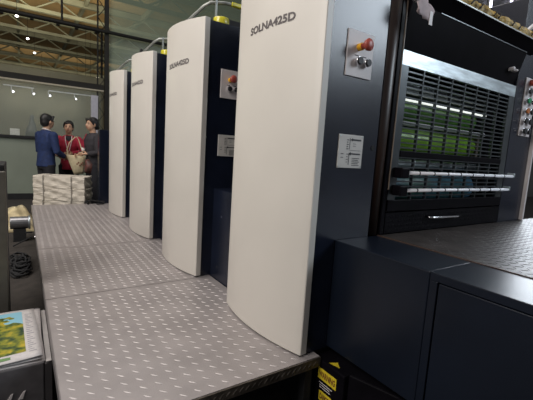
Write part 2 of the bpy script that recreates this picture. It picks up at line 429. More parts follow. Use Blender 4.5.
for i in range(34):
    x = .12+i*.0295; a = PI/4
    b.lens((x, 1.150, .307), (math.cos(a), 0, math.sin(a)), (-math.sin(a), 0, math.cos(a)), (0,-1,0), .015, .004, .002)
lf.merge(b).build('front_lip', lip, wk)
MB().box(.096, .1, 1.15, 5.9, .27, .331).build('side_lip', mat('grey_side_edge', (.24, .22, .22), .4, metal=.5), wk)
fm = MB()
for yy in ys: fm.box(.104, 1.12, yy+.01 if yy < 5.5 else yy-.05, yy+.05 if yy < 5.5 else yy-.01, .27, .321)
fm.build('cross_beam', matblack, wk)
for yy in (1.19, 2.40, 3.55, 4.73, 5.86):
    for xx in (.13, 1.06): MB().box(xx, xx+.04, yy-.02, yy+.02, 0, .27).build('leg', matblack, wk)

# ------------------------------------------------------------------ floor, walls, ceiling
fl = struct(MB().box(-12, 20, -8, 62, -.05, 0).build('floor', mat('dark_hall_carpet', (.036, .030, .025), .9, noise=.25, scale=12, bump=.3, bscale=300)))
ceil_m = mat('brown_ceiling_panels', (.22, .155, .07), .8, noise=.25, scale=.35)
ce = struct(MB().box(-30, 50, 6, 62, 8.6, 8.7).build('ceiling', ceil_m))
wall_far = struct(MB().box(-30, 50, 61.8, 62, 0, 8.6).build('wall_far', mat('far_wall', (.22, .20, .14), .8)))
beam_m = mat('grey_green_steel', (.12, .13, .095), .6, noise=.2, scale=1.)
darkbeam = mat('dark_truss_steel', (.012, .011, .009), .7, spec=.2)


def truss(y):
    t = thing('roof_truss', (10, y, 7.6), 'steel roof truss crossing the hall ceiling', 'roof truss', 'roof trusses under the ceiling')
    MB().box(-28, 48, y-.12, y+.12, 8.25, 8.55).box(-28, 48, y-.1, y+.1, 7.55, 7.72).build('chord', beam_m, t)
    w = MB(); x = -28; s = 1
    while x < 47:
        w.tube([(x, y, 7.64 if s > 0 else 8.3), (x+1.1, y, 8.3 if s > 0 else 7.64)], .045, 6); x += 1.1; s = -s
    w.build('web_bar', beam_m, t)
for y in (14, 18.5, 23, 27.5, 32, 36.5, 41, 45.5, 50, 54.5): truss(y)
for x in range(-24, 46, 3):
    o = MB().box(x-.07, x+.07, 6.2, 61, 8.3, 8.58).build('purlin', beam_m)
    tag(o, 'long steel purlin running away under the brown ceiling', 'purlin', 'purlins under the ceiling')

# back booth: lower panel, ledge, display recess
bw = mat('grey_green_panel', (.19, .215, .17), .55, noise=.06, scale=2, bump=.02)
YB = 8.8
struct(MB().box(-4, 1.50, YB, YB+.1, .12, 1.22).build('wall_back', bw))
struct(MB().box(-4, 1.50, YB-.02, YB+.1, 0, .12).build('baseboard_back', matblack))
struct(MB().box(-4, 1.50, YB-.06, YB+.7, 1.22, 1.27).build('trim_1', matblack))
olive = mat('olive_display_back', (.085, .078, .040), .6, noise=.12, scale=1.5, col2=(.11, .10, .055))
struct(MB().box(-4, 1.62, YB+.7, YB+.75, 0, 2.7).build('wall_display', olive))
struct(MB().box(-4, 1.5, YB-.06, YB+.02, 2.33, 2.45).build('trim_2', darkbeam))
struct(MB().box(-4, 1.5, YB-.08, YB-.02, 2.31, 2.335).build('trim_3', mat('dull_gold_trim', (.28, .25, .18), .5)))
gl = mat('clear_display_glass', (.5, .55, .48), .04, noise=0, alpha=.12)
struct(MB().box(-4, 1.46, YB+.03, YB+.036, 1.27, 2.33).build('window_1', gl))
# greenish glass partition right of the post
gg = mat('green_tinted_glass', (.24, .29, .20), .2, noise=.05, scale=1, alpha=.33)
struct(MB().box(1.62, 9, YB, YB+.012, 0, 9).build('window_2', gg))
# booth post and rail
po = thing('booth_post', (1.53, YB-.05, 0), 'tall dark lattice post at the corner of the display booth', 'post')
MB().box(1.515, 1.595, YB-.09, YB-.01, 0, 7.5).build('upright', darkbeam, po)
lt = MB(); z = 1.3; s = 1
while z < 7: lt.tube([(1.38 if s > 0 else 1.51, YB-.05, z), (1.51 if s > 0 else 1.38, YB-.05, z+.18)], .008, 6); z += .18; s = -s
lt.build('lattice', darkbeam, po)
MB().tube([(1.38, YB-.05, .0), (1.38, YB-.05, 7.5)], .016, 8).build('tube', darkbeam, po)
gp = MB().box(1.24, 1.37, YB-.16, YB-.11, 0, 2.2).build('booth_side_panel', mat('lilac_grey_panel', (.30, .29, .32), .6)); tag(gp, 'narrow pale grey panel behind the woman in dark jacket', 'panel')
rl = MB().tube([(-3, YB-.125, 3.53), (4.5, YB-.125, 3.53)], .035, 10).build('horizontal_pole', darkbeam, smooth=True)
tag(rl, 'long black horizontal pole crossing high above the booth', 'pole')
hp = MB().tube([(.72, YB-.125, 3.53), (.72, YB-.15, 4.6)], .02, 8).build('hanging_rod', darkbeam); tag(hp, 'thin black rod rising from the horizontal pole', 'rod')
# low second pole with couplers, hanging lower at the left
lp = thing('lamp_bar', (0, 12, 4.3), 'thin dark bar with clamps below the ceiling at the left', 'bar')
MB().tube([(-.6, 12, 4.36), (1.95, 12, 4.36)], .02, 8).build('bar', darkbeam, lp)
cl = MB()
for x in (-.35, .3, .9, 1.35, 1.85): cl.box(x-.04, x+.04, 11.95, 12.05, 4.30, 4.42)
cl.build('clamp', darkbeam, lp)
for xx in (-.5, 1.9): MB().tube([(xx, 12, 4.36), (xx, 12, 8.6)], .012, 6).build('hanger', darkbeam, lp)
MB().tube([(2.0, 12, 4.36), (2.0, 12, 2.9)], .03, 8).build('drop_chain', darkbeam, lp)

# spot lights on tracks in the display
lamp_m = mat('spot_glow', (1, 1, 1), .5, emit=(.85, .85, 1.), estr=14)
white_m = mat('white_metal', (.6, .6, .6), .4)
YS = YB+.25
def track(x0, x1, z, label):
    o = MB().box(x0, x1, YS-.012, YS+.012, z, z+.02).build('light_track', white_m); tag(o, label, 'light track', 'light tracks above the display')
track(-.27, .24, 2.225, 'short white light track above the display, left one')
track(.50, 1.45, 2.215, 'long white light track above the display, right one')
slab = ['small bright spotlight at the left end of the short track', 'small bright spotlight at the right end of the short track',
        'small bright spotlight at the left end of the long track', 'small bright spotlight halfway along the long track']
for (x, lb) in zip((-.11, .235, .52, 1.0), slab):
    t = thing('spotlight', (x, YS, 2.13), lb, 'spotlight', 'spotlights in the booth')
    MB().tube([(x-.03, YS, 2.22), (x-.03, YS, 2.15)], .006, 8).build('stem', white_m, t)
    MB().tube([(x-.03, YS, 2.16), (x, YS-.02, 2.125)], [.010, .014], 12).build('housing', white_m, t, smooth=True)
    MB().ell((x, YS-.03, 2.118), (.013, .013, .013)).build('bulb', lamp_m, t, smooth=True)
    l = bpy.data.lights.new('spot', 'POINT'); l.energy = 1.6; l.shadow_soft_size = .05; l.color = (1, .95, .8)
    lo = bpy.data.objects.new('spot_light', l); COL.objects.link(lo); lo.location = (x, YS+.05, 2.05)
wb = MB().box(-.18, -.02, YB+.2, YB+.36, 1.2705, 1.40).build('white_box', mat('white_card', (.5, .5, .46), .7), bevel=.004)
tag(wb, 'small white box standing on the display ledge', 'box')
st = MB().rings([(.20, YB+.3, 1.2705, .13, .09), (.19, YB+.3, 1.40, .10, .07), (.20, YB+.3, 1.52, .06, .05), (.19, YB+.3, 1.62, .035, .035), (.20, YB+.3, 1.68, .04, .04), (.20, YB+.3, 1.71, .015, .015)]).build('dark_figure', mat('dark_bronze', (.05, .055, .05), .5), smooth=True)
tag(st, 'dark cone shaped display figure on the ledge behind glass', 'display figure')

# distant lamps
dl = mat('far_lamp_glow', (1, 1, 1), .5, emit=(1, .97, .9), estr=10)
far = [(16.5, 16), (17.5, 33), (18, 45), (20, 69), (92, 53), (86, 58), (82, 55), (75, 63), (28, 119)]
f_ = 367.13
def ray(px, py): return (r2*((px-266.5)/f_) + u2*(-(py-200)/f_) + fw)
for i, (z, x, y) in enumerate(((7.0, -.05, 22.5), (7.0, .45, 27), (7.0, .9, 31), (6.4, 1.6, 38), (5.2, 4.1, 26), (5.0, 3.9, 27.5), (5.1, 3.55, 27), (4.8, 3.4, 30))):
    t = thing('ceiling_lamp', (x, y, z), 'tiny bright lamp hanging far below the hall ceiling', 'lamp', 'far hall lamps')
    MB().ell((x, y, z), (.07, .07, .05), nu=8, nv=6).build('bulb', dl, t, smooth=True)
    MB().tube([(x, y, z+.05), (x, y, 8.3)], .01, 5).build('cord', darkbeam, t)
# lit stand at the far left edge
ls = thing('lit_sign_stack', (-3.1, 20, 4), 'pale green lit board with white lamps at the left edge', 'lit board')
MB().box(-4.2, -1.02, 20, 20.1, 4.9, 6.4).build('board', mat('pale_green_board', (.22, .34, .26), .6), ls)
for z in (6.05, 5.7, 5.35, 5.05): MB().box(-1.45, -1.08, 19.9, 19.98, z, z+.09).build('lamp', dl, ls)
# right wall with vertical light strips
struct(MB().box(7.5, 24, 7.0, 7.1, 0, 9).build('wall_right_back', mat('dark_grey_wall', (.13, .13, .12), .6, noise=.15, scale=1)))
for i, x in enumerate((13.2, 14.55, 15.85)):
    t = thing('light_tube', (x, 6.9, 5), ['leftmost vertical white light tube above the black hood', 'middle vertical white light tube above the black hood', 'rightmost vertical white light tube above the black hood'][i], 'light tube', 'vertical light tubes')
    MB().box(x-.05, x+.05, 6.94, 7.0, 4.0, 8.6).build('housing', white_m, t)
    for z0 in (4.05, 5.45, 6.85): MB().tube([(x, 6.91, z0), (x, 6.91, z0+1.32)], .035, 8).build('tube', mat('tube_glow', (1, 1, 1), .5, emit=(.8, .8, 1.), estr=5), t)

# ------------------------------------------------------------------ yellow wrap, pipe and tags on the hood
def noise_strip(name, x0, x1, y, z, h, m):
    mb = MB(); pts = []; rs = []
    n = 60
    for i in range(n+1):
        x = x0+(x1-x0)*i/n
        pts.append((x, y+random.uniform(-.006, .006), z+h*.45+random.uniform(-.004, .004))); rs.append(h*.5*(1+.04*math.sin(i*.5)+random.uniform(-.07, .07)))
    return mb.tube(pts, rs, 9).build(name, m, smooth=False)
ns = noise_strip('crumpled_wrap', 1.56, 2.84, 1.165, 2.0540, .070, caution); tag(ns, 'crumpled yellow brown wrapping lying along the top edge of the black hood', 'wrapping')
cs = MB()
for i in range(9):
    x = 1.80+i*.12+random.uniform(-.05, .05); cs.tube([(x, 1.126, 2.075), (x+.035, 1.130, 2.105), (x+.05, 1.16, 2.125), (x+.07, 1.20, 2.105)], .004, 6)
o = cs.build('black_tie', matblack, ns)
wp = MB().tube([(2.76, 1.21, 2.056), (2.73, 1.17, 2.13), (2.76, 1.14, 2.175), (2.84, 1.13, 2.185), (3.05, 1.13, 2.18)], .013, 12).build('white_pipe', mat('white_pipe_enamel', (.7, .7, .75), .3), smooth=True)
tag(wp, 'curved white pipe over the right end of the black hood', 'pipe')
tg = thing('paper_tag', (1.62, 1.16, 2.0), 'crumpled pinkish paper tag hanging at the top of the brown column', 'paper tag')
n = 8; vs = []; fs = []
for i in range(n):
    for j in range(5): vs.append((1.500+.018*i, 1.112+random.uniform(-.008, .008), 1.920+.020*j-.004*i+random.uniform(-.004, .004)))
for i in range(n-1):
    for j in range(4): a = i*5+j; fs.append((a, a+5, a+6, a+1))
tm = MB().add(vs, fs).build('sheet', pinkpaper, tg, smooth=True); sd = tm.modifiers.new('s', 'SOLIDIFY'); sd.thickness = .002
MB().box(1.595, 1.618, 1.108, 1.112, 1.885, 1.945).build('strip', platew, tg)
MB().ell((1.500, 1.125, 1.975), (.014, .014, .014)).build('knob', chrome, tg, smooth=True)

# ------------------------------------------------------------------ wrapped paper bundles
paper = mat('white_wrapping_paper', (.58, .53, .45), .75, noise=.08, scale=9, bump=.8, bscale=11, stretch=(1, 1, 1.2))
rotb = math.atan2(5.70-6.04, .707-.127)
cA, sA = math.cos(rotb*.80), math.sin(rotb*.80)
def bundle(z0, z1, jx, jr, label, proto=None):
    root = thing('paper_bundle', (.127+jx, 6.255, z0), label, 'paper bundle', 'wrapped paper bundles in one stack')
    W, D = .70, .36; nx, ny, nz = 16, 8, 5; bm = bmesh.new()
    g = bmesh.ops.create_cube(bm, size=1)
    bmesh.ops.subdivide_edges(bm, edges=bm.edges[:], cuts=9, use_grid_fill=True)
    for v in bm.verts:
        x, y, z = v.co.x+.5, v.co.y+.5, v.co.z+.5
        e = .007*math.sin(14*x+9*z+9*y)+.005*math.sin(23*x-9*z)+random.uniform(-.004, .004)
        n_ = Vector((v.co.x, v.co.y, v.co.z)).normalized()
        v.co = Vector((x*W, y*D, z*(z1-z0)*.985)) + Vector((n_.x*e, n_.y*e, 0))
    me = bpy.data.meshes.new('wrapped_block'); bm.to_mesh(me); bm.free(); me.materials.append(paper)
    o = bpy.data.objects.new('wrapped_block', me); COL.objects.link(o); o.parent = root; o['_o'] = root['_o']
    bv = o.modifiers.new('b', 'BEVEL'); bv.width = .006; bv.limit_method = 'ANGLE'
    for xs in (.14, .52):
        h = z1-z0
        s = MB().box(xs-.006, xs+.006, -.010, -.006, 0, h).box(xs-.006, xs+.006, -.01, D+.01, h-.006, h-.0005)
        so = s.build('strap', mat('grey_strap', (.22, .20, .17), .6)); so.parent = root; 
    root.rotation_euler = (0, 0, rotb*.80+jr)
for i, (z0, z1, lb) in enumerate(((0, .175, 'wrapped white paper bundle at the bottom of the stack, hidden by the walkway'), (.175, .35, 'third wrapped white paper bundle down in the stack at the walkway end'),
        (.35, .53, 'second wrapped white paper bundle down in the stack'), (.53, .712, 'wrapped white paper bundle lying topmost on the stack'))):
    bundle(z0, z1, (.0, -.005, .004, 0)[i], (0, .01, -.01, 0)[i], lb)
# cable at the walkway end
cb = MB().tube([(.80, 5.80, .338), (.76, 5.84, .365), (.84, 5.86, .385), (.93, 5.82, .372), (1.02, 5.86, .365), (1.0, 5.80, .345), (.9, 5.78, .34)], .012, 8).build('black_cable', matblack, smooth=True)
tag(cb, 'black looped cable lying on the far end of the walkway', 'cable')
# dark upright cabinet
dc = thing('upright_cabinet', (1.2, 6.1, 0), 'dark navy upright cabinet behind the farthest cream cover', 'cabinet')
MB().box(.965, 1.6, 5.96, 6.10, 0, 1.425).build('body', navy, dc, bevel=.005)

# ------------------------------------------------------------------ left side
lm = thing('left_console', (-.2, 2.6, 0), 'dark machine console with grey front edge at the left border', 'console')
MB().box(-.6, -.085, 2.62, 3.05, 0, 1.08).build('body', matblack, lm, bevel=.006)
MB().box(-.14, -.078, 2.585, 2.618, 0, 1.045).build('front_edge', mat('dull_grey_metal', (.15, .14, .12), .45, metal=.5), lm, bevel=.008)
foil = mat('gold_foil_wrap', (.60, .50, .30), .38, noise=.25, scale=9, bump=.4, bscale=12, coat=.3)
vs = []; fs = []; n = 34; mm = 40
for i in range(n):
    for j in range(mm):
        u, v = i/(n-1), j/(mm-1)
        hgt = .30*math.sin(PI*u)**.6*math.sin(PI*v)**.5
        vs.append((-.38+.52*u, 5.70+1.2*v, .004+hgt*(.75+.12*math.sin(7*u+5*v)+.10*math.sin(11*v-6*u)+.06*math.sin(17*u+13*v))))
for i in range(n-1):
    for j in range(mm-1): a = i*mm+j; fs.append((a, a+mm, a+mm+1, a+1))
fo = MB().add(vs, fs).build('foil_sheet', foil, smooth=True); sd = fo.modifiers.new('s', 'SOLIDIFY'); sd.thickness = .003
tag(fo, 'crumpled golden plastic wrap on the floor left of the bundles', 'plastic wrap')
mt = thing('metal_drum', (-.02, 5.3, 0), 'small silver metal drum beside the far end of the walkway', 'drum')
MB().tube([(-.13, 5.25, .22), (.055, 5.25, .22)], .075, 20).build('barrel', mat('dull_drum_steel', (.25, .25, .26), .35, metal=.8), mt, smooth=False, bevel=.004)
MB().tube([(.055, 5.25, .22), (.075, 5.25, .22)], .085, 20).build('end_flange', steel, mt, bevel=.004)
MB().box(-.1, .03, 5.18, 5.32, 0, .15).build('stand', matblack, mt)
# black cables heap
for k in range(9):
    p = []; a0 = random.uniform(0, 6)
    for i in range(26):
        a = a0+i*.55; rr = .055+.02*math.sin(i*.7+k)
        p.append((-.03+rr*1.1*math.cos(a)+random.uniform(-.01, .01), 4.10+.35*(k/8-.5)+rr*2.0*math.sin(a), .022+.02*(k % 4)+.012*math.sin(i*.9+k)))
    o = MB().tube(p, .009, 6).build('coiled_cable', matblack, smooth=True)
    tag(o, 'black coiled cable in the heap on the floor left of the walkway', 'cable', 'cables in the heap beside the walkway')
ft = MB().tube([(.02, 4.95, .16), (.09, 4.95, .16)], .01, 8).tube([(-.1, 4.9, .02), (.085, 4.9, .12)], .008, 6).build('black_bracket', matblack); tag(ft, 'thin black bracket on the floor below the silver drum', 'bracket')
bt = MB().tube([(.0955, 4.10, .295), (.088, 4.10, .295)], .012, 12).build('bolt', chrome); bt.parent = wk; bt.location = -Vector(wk['_o'])

# grey case with newspapers
case_m = mat('charcoal_case_fabric', (.085, .078, .082), .75, noise=.12, scale=25, bump=.2, bscale=400)
ca = thing('storage_case', (-.3, 2.0, 0), 'charcoal case beside the walkway carrying newspapers, bottom left corner', 'case')
MB().box(-1.0, .066, 1.77, 2.40, 0, .272).build('body', case_m, ca, bevel=.006)
MB().box(.068, .094, 1.765, 2.36, 0, .265).build('side_strip', mat('dark_case_edge', (.045, .04, .042), .7), ca)
for pts in ([(-.062, .005), (-.045, .06), (-.036, .058), (-.046, .005)], [(-.03, .0), (-.006, .055), (.0, .05), (-.012, .0)]):
    pass
mk = MB()
for x in (-.062, -.018): mk.prism([(x-.016, .125), (x+.004, .158), (x+.012, .160), (x+.002, .125)], 'y', 1.7675, 1.7705)
mk.build('white_mark', platew, ca)
# loose clear sheet between newspapers and walkway
cl = MB().box(.072, .0935, 1.765, 2.34, .2725, .2765).build('grey_folder', mat('pale_grey_card', (.34, .32, .31), .5, noise=.05), bevel=.001)
tag(cl, 'pale grey folder lying between newspapers and walkway', 'folder')
newsm = mat('newsprint', (.50, .47, .46), .8, noise=.05, scale=60)
def photo_mat():
    m = bpy.data.materials.new('printed_tree_photo'); m.use_nodes = True; nt = m.node_tree; b = nt.nodes['Principled BSDF']; b.inputs['Roughness'].default_value = .45
    tc = nt.nodes.new('ShaderNodeTexCoord'); nz = nt.nodes.new('ShaderNodeTexNoise'); nz.inputs['Scale'].default_value = 24; nz.inputs['Detail'].default_value = 8
    nt.links.new(tc.outputs['Object'], nz.inputs['Vector'])
    r = nt.nodes.new('ShaderNodeValToRGB'); e = r.color_ramp.elements
    e[0].position = .36; e[0].color = (.02, .05, .02, 1); e[1].position = .66; e[1].color = (.42, .32, .03, 1)
    k = e.new(.50); k.color = (.17, .19, .02, 1)
    nt.links.new(nz.outputs['Fac'], r.inputs['Fac'])
    # sky: upper part of the page (far +Y, right side)
    sp = nt.nodes.new('ShaderNodeSeparateXYZ'); nt.links.new(tc.outputs['Object'], sp.inputs[0])
    ad = nt.nodes.new('ShaderNodeMath'); ad.operation = 'MULTIPLY_ADD'; ad.inputs[1].default_value = 1.0
    nt.links.new(sp.outputs['Y'], ad.inputs[0]); 
    n2 = nt.nodes.new('ShaderNodeTexNoise'); n2.inputs['Scale'].default_value = 14; nt.links.new(tc.outputs['Object'], n2.inputs['Vector'])
    m2 = nt.nodes.new('ShaderNodeMath'); m2.operation = 'MULTIPLY'; m2.inputs[1].default_value = .35; nt.links.new(n2.outputs['Fac'], m2.inputs[0]); nt.links.new(m2.outputs[0], ad.inputs[2])
    a3 = nt.nodes.new('ShaderNodeMath'); a3.operation = 'MULTIPLY_ADD'; a3.inputs[1].default_value = .9; nt.links.new(sp.outputs['X'], a3.inputs[0]); nt.links.new(ad.outputs[0], a3.inputs[2])
    gt = nt.nodes.new('ShaderNodeMath'); gt.operation = 'GREATER_THAN'; gt.inputs[1].default_value = .87; nt.links.new(a3.outputs[0], gt.inputs[0])
    mx = nt.nodes.new('ShaderNodeMix'); mx.data_type = 'RGBA'; nt.links.new(gt.outputs[0], mx.inputs['Factor'])
    nt.links.new(r.outputs['Color'], mx.inputs['A']); mx.inputs['B'].default_value = (.22, .45, .55, 1)
    nt.links.new(mx.outputs['Result'], b.inputs['Base Color']); return m
pm = photo_mat()
def news(k, z, ang, dx, dy, label, top=False):
    W, D = .415, .56
    t = thing('newspaper', (-.345+dx, 1.795+dy, z), label, 'newspaper', 'newspapers piled on the case')
    vs = []; fs = []; n, m_ = 14, 14
    def P(i, j):
        u, v = i/(n-1), j/(m_-1)
        return (W*u, D*v, .004*math.sin(5*u+3*v+k)*u+.003*math.sin(9*v+k)+.004)
    for i in range(n):
        for j in range(m_): vs.append(P(i, j))
    for i in range(n-1):
        for j in range(m_-1): a = i*m_+j; fs.append((a, a+m_, a+m_+1, a+1))
    s = MB().add(vs, fs).build('pages', newsm, smooth=True); s.parent = t
    sd = s.modifiers.new('s', 'SOLIDIFY'); sd.thickness = .005; sd.offset = -1
    if top:
        def Q(u, v, e=.0008): p = P(u*(n-1), v*(m_-1)); return (p[0], p[1], p[2]+e)
        vs = []; fs = []
        for i in range(n):
            for j in range(m_): vs.append(Q(.02+.84*i/(n-1), .12+.83*j/(m_-1)))
        for i in range(n-1):
            for j in range(m_-1): a = i*m_+j; fs.append((a, a+m_, a+m_+1, a+1))
        p = MB().add(vs, fs).build('colour_photo', pm, smooth=True); p.parent = t
        tx = MB()
        for c in range(22):
            v0 = .10+c*.036
            vs_ = [Q(.885, v0, .001), Q(.96-.02*(c % 3), v0, .001), Q(.96-.02*(c % 3), v0+.010, .001), Q(.885, v0+.010, .001)]; tx.add(vs_, [(0, 1, 2, 3)])
        p = tx.build('column_text', mat('newsprint_ink', (.22, .22, .24), .8)); p.parent = t
        tx = MB(); vs_ = [Q(.3, .04, .001), Q(.72, .04, .001), Q(.72, .085, .001), Q(.3, .085, .001)]; tx.add(vs_, [(0, 1, 2, 3)])
        p = tx.build('colour_strip', mat('printed_green_strip', (.12, .22, .08), .7)); p.parent = t
    t.rotation_euler = (0, 0, ang)
news(0, .2725, R(1), .0, -.02, 'lowest newspaper of the pile, edge showing nearest the walkway')
news(1, .2830, R(-1), -.01, -.005, 'middle newspaper of the pile on the charcoal case')
news(2, .2935, R(2), -.01, -.025, 'topmost newspaper with a colour photo of a green and yellow tree', True)

# ------------------------------------------------------------------ people
skin = mat('skin', (.52, .31, .20), .55, noise=.06, scale=20); hairm = mat('black_hair', (.008, .007, .007), .5, noise=.3, scale=80, stretch=(1, 1, .2))
eye_m = mat('dark_eye', (.01, .008, .008), .2); lip_m = mat('lips', (.35, .10, .09), .5)
blue = mat('blue_jacket_cloth', (.008, .022, .085), .8, noise=.2, scale=20, bump=.25, bscale=60); redc = mat('red_jacket_cloth', (.30, .008, .030), .75, noise=.2, scale=18, bump=.25, bscale=60)
greyc = mat('dark_grey_jacket_cloth', (.030, .027, .032), .85, noise=.2, scale=18, bump=.25, bscale=60); trou = mat('black_trouser_cloth', (.010, .010, .014), .85, noise=.2)
def limb3(a, b, c, r): return [a, tuple(Vector(a).lerp(Vector(b), .5)), b, tuple(Vector(b).lerp(Vector(c), .5)), c], [r[0], (r[0]+r[1])/2, r[1], (r[1]+r[2])/2*1.03, r[2]]
def person(loc, rz, label, H, jacket, arms, female, head_turn=0., hair_bun=False, dsh=0.):
    s = H/1.70
    root = thing('person', loc, label, 'person')
    root['_o'] = (0, 0, 0)
    def sc(p): return tuple(s*c for c in p)
    sw = .17 if female else .20
    # body: one continuous skin surface
    b = MB()
    hc = Vector((0, -.035, 1.585))
    HT = Matrix.Rotation(head_turn, 3, 'Z')
    def hp(x, y, z): v = HT @ Vector((x, y, 0)); return (v.x*s, (v.y-.03)*s, (hc.z+z)*s)
    b.tube([(0, .01*s, 1.36*s), (0, -.005*s, 1.45*s), (0, -.02*s, 1.52*s)], [.060*s, .052*s, .052*s], 14)
    rot = Matrix.Rotation(head_turn, 4, 'Z').to_euler()
    b.ell(hp(0, .012, .02), (.076*s, .096*s, .098*s), rot); b.ell(hp(0, -.020, -.035), (.062*s, .072*s, .078*s), rot)
    b.ell(hp(0, -.040, -.085), (.030*s, .030*s, .026*s), rot)
    b.tube([hp(0, -.086, .012), hp(0, -.104, -.022), hp(0, -.090, -.036)], [.008*s, .014*s, .012*s], 8)
    for sx in (-1, 1): b.ell(hp(.077*sx, .01, -.012), (.010*s, .018*s, .030*s), rot)
    b.rings([(0, .01*s, .86*s, .15*s, .10*s), (0, .01*s, 1.0*s, .125*s, .09*s), (0, 0, 1.2*s, .15*s, .10*s), (0, 0, 1.36*s, .15*s, .08*s), (0, 0, 1.42*s, .06*s, .055*s)])
    for sx in (-1, 1):
        p, r = limb3((.085*sx*s, .01*s, .88*s), (.09*sx*s, -.005*s, .48*s), (.10*sx*s, .02*s, .07*s), (.080*s, .052*s, .036*s)); b.tube(p, r, 12)
        b.ell((.10*sx*s, -.05*s, .045*s), (.035*s, .09*s, .035*s))
    for side, (el, wr, hand) in arms.items():
        sx = side; shp = (sw*sx*s, 0, 1.375*s); el, wr = sc(el), sc(wr)
        p, r = limb3(shp, el, wr, (.045*s, .036*s, .024*s)); b.tube(p, r, 10)
        d = (Vector(wr)-Vector(el)).normalized(); pm_ = Vector(wr)+d*.045*s
        q = Vector(hand).normalized(); side_v = d.cross(q).normalized()
        b.tube([wr, tuple(pm_), tuple(pm_+d*.04*s)], [.022*s, .036*s, .034*s], 10, flat=.5)
        for k in range(4):
            o_ = pm_+d*.035*s+side_v*(k-1.5)*.019*s; Lf = (.060, .070, .066, .05)[k]*s
            b.tube([tuple(o_), tuple(o_+d*Lf*.5+q*.004*s), tuple(o_+d*Lf*.8+q*.022*s), tuple(o_+d*Lf*.75+q*.038*s)], [.0095*s, .009*s, .008*s, .007*s], 8)
        o_ = Vector(wr)+d*.02*s-side_v*.022*s
        b.tube([tuple(o_), tuple(o_+d*.03*s-side_v*.028*s), tuple(o_+d*.06*s-side_v*.03*s+q*.02*s)], [.013*s, .011*s, .009*s], 8)
    body = b.build('body', skin, root, smooth=True, remesh=.0075)
    for sx in (-1, 1):
        MB().ell(hp(.030*sx, -.082, .008), (.012*s, .006*s, .006*s), rot, 8, 6).build('eye', eye_m, root, smooth=True)
        MB().tube([hp(.016*sx, -.088, .028), hp(.032*sx, -.088, .033), hp(.047*sx, -.078, .028)], [.002*s, .0035*s, .002*s], 6).build('eyebrow', hairm, root)
    MB().ell(hp(0, -.090, -.055), (.021*s, .008*s, .007*s), rot, 8, 6).build('mouth', lip_m, root, smooth=True)
    h = MB(); h.ell(hp(0, .030, .038), (.086*s, .098*s, .094*s), rot); h.ell(hp(0, .055, -.01), (.078*s, .068*s, .085*s), rot)
    for i in range(7): h.ell(hp(-.055+.018*i, -.058-.012*math.sin(i), .078+.008*math.sin(i*2)), (.018*s, .026*s, .020*s), rot, 8, 6)
    for sx in (-1, 1): h.tube([hp(.068*sx, -.045, .06), hp(.078*sx, -.02, .01), hp(.074*sx, .0, -.02 if female else .0)], [.016*s, .014*s, .006*s], 8)
    if hair_bun: h.ell(hp(0, .115, -.045), (.038*s, .035*s, .042*s), rot); h.ell(hp(0, .10, .0), (.05*s, .03*s, .05*s), rot)
    h.build('hair', hairm, root, smooth=True, remesh=.008)
    j = MB(); w = .84 if female else .95
    j.rings([(0, .01*s, (.80 if female else .84)*s, .185*w*s, .135*s), (0, .01*s, .95*s, .168*w*s, .125*s), (0, .005*s, 1.10*s, .155*w*s, .118*s), (0, 0, 1.24*s, .195*w*s, .130*s), (0, 0, 1.34*s, .205*w*s, .115*s), (0, .005*s, 1.405*s, .14*w*s, .085*s), (0, .008*s, 1.445*s, .068*s, .062*s)])
    for side, (el, wr, hand) in arms.items():
        p, r = limb3((sw*side*.93*s, 0, 1.365*s), sc(el), sc(wr), (.072*s, .056*s, .040*s)); j.tube(p, r, 12)
        j.ell((sw*side*.93*s, 0, 1.362*s), (.072*s, .072*s, .065*s))
    j.build('jacket', jacket, root, smooth=True, remesh=.010)
    t = MB(); t.rings([(0, .01*s, .80*s, .155*s, .115*s), (0, .01*s, .93*s, .150*s, .112*s)])
    for sx in (-1, 1):
        p, r = limb3((.085*sx*s, .01*s, .88*s), (.09*sx*s, -.005*s, .48*s), (.10*sx*s, .02*s, .07*s), (.095*s, .072*s, .060*s)); t.tube(p, r, 14)
    t.build('trousers', trou, root, smooth=True, remesh=.012)
    for sx in (-1, 1): MB().ell((.10*sx*s, -.045*s, .045*s), (.048*s, .125*s, .045*s)).build('shoe', matblack, root, smooth=True)
    root.rotation_euler = (0, 0, rz)
    root['_o'] = (0, 0, 0)
    return root, hp, s
# arms: side(-1 = figure's right when facing -Y appears left): elbow, wrist, palm curl direction
m1, hpm, sm = person((.335, 6.86, 0), R(118), 'person in blue jacket with short black hair standing left, facing right', 1.62, blue,
    {-1: ((-.25, -.02, 1.10), (-.14, -.22, 1.02), (1, 0, .2)), 1: ((.25, -.02, 1.10), (.14, -.22, 1.03), (-1, 0, .2))}, False, R(5))
MB().tube([(.06*math.cos(a), -.01+.058*math.sin(a), 1.375+.02*math.sin(a)) for a in [2*PI*i/16 for i in range(17)]], .010, 8).build('white_collar', platew, m1, smooth=True)
m2, hp2, s2 = person((.685, 7.22, 0), R(-8), 'person in red jacket in the middle with cream tote bag and hands together', 1.56, redc,
    {-1: ((-.235, -.05, 1.13), (-.13, -.22, 1.10), (1, 0, .1)), 1: ((.235, -.05, 1.13), (.06, -.24, 1.11), (-1, 0, .1))}, True, R(-6), True)
for sx in (-1, 1):
    MB().tube([(.05*sx, -.085, 1.31), (.045*sx, -.125, 1.22), (.02*sx, -.135, 1.10), (-.01, -.14, 1.0)], .007, 6, flat=.4).build('lanyard', pinkpaper, m2)
MB().rings([(0, -.055, 1.18, .035, .05), (0, -.06, 1.25, .05, .05), (0, -.045, 1.31, .055, .04)]).build('dark_shirt', trou, m2, smooth=True)
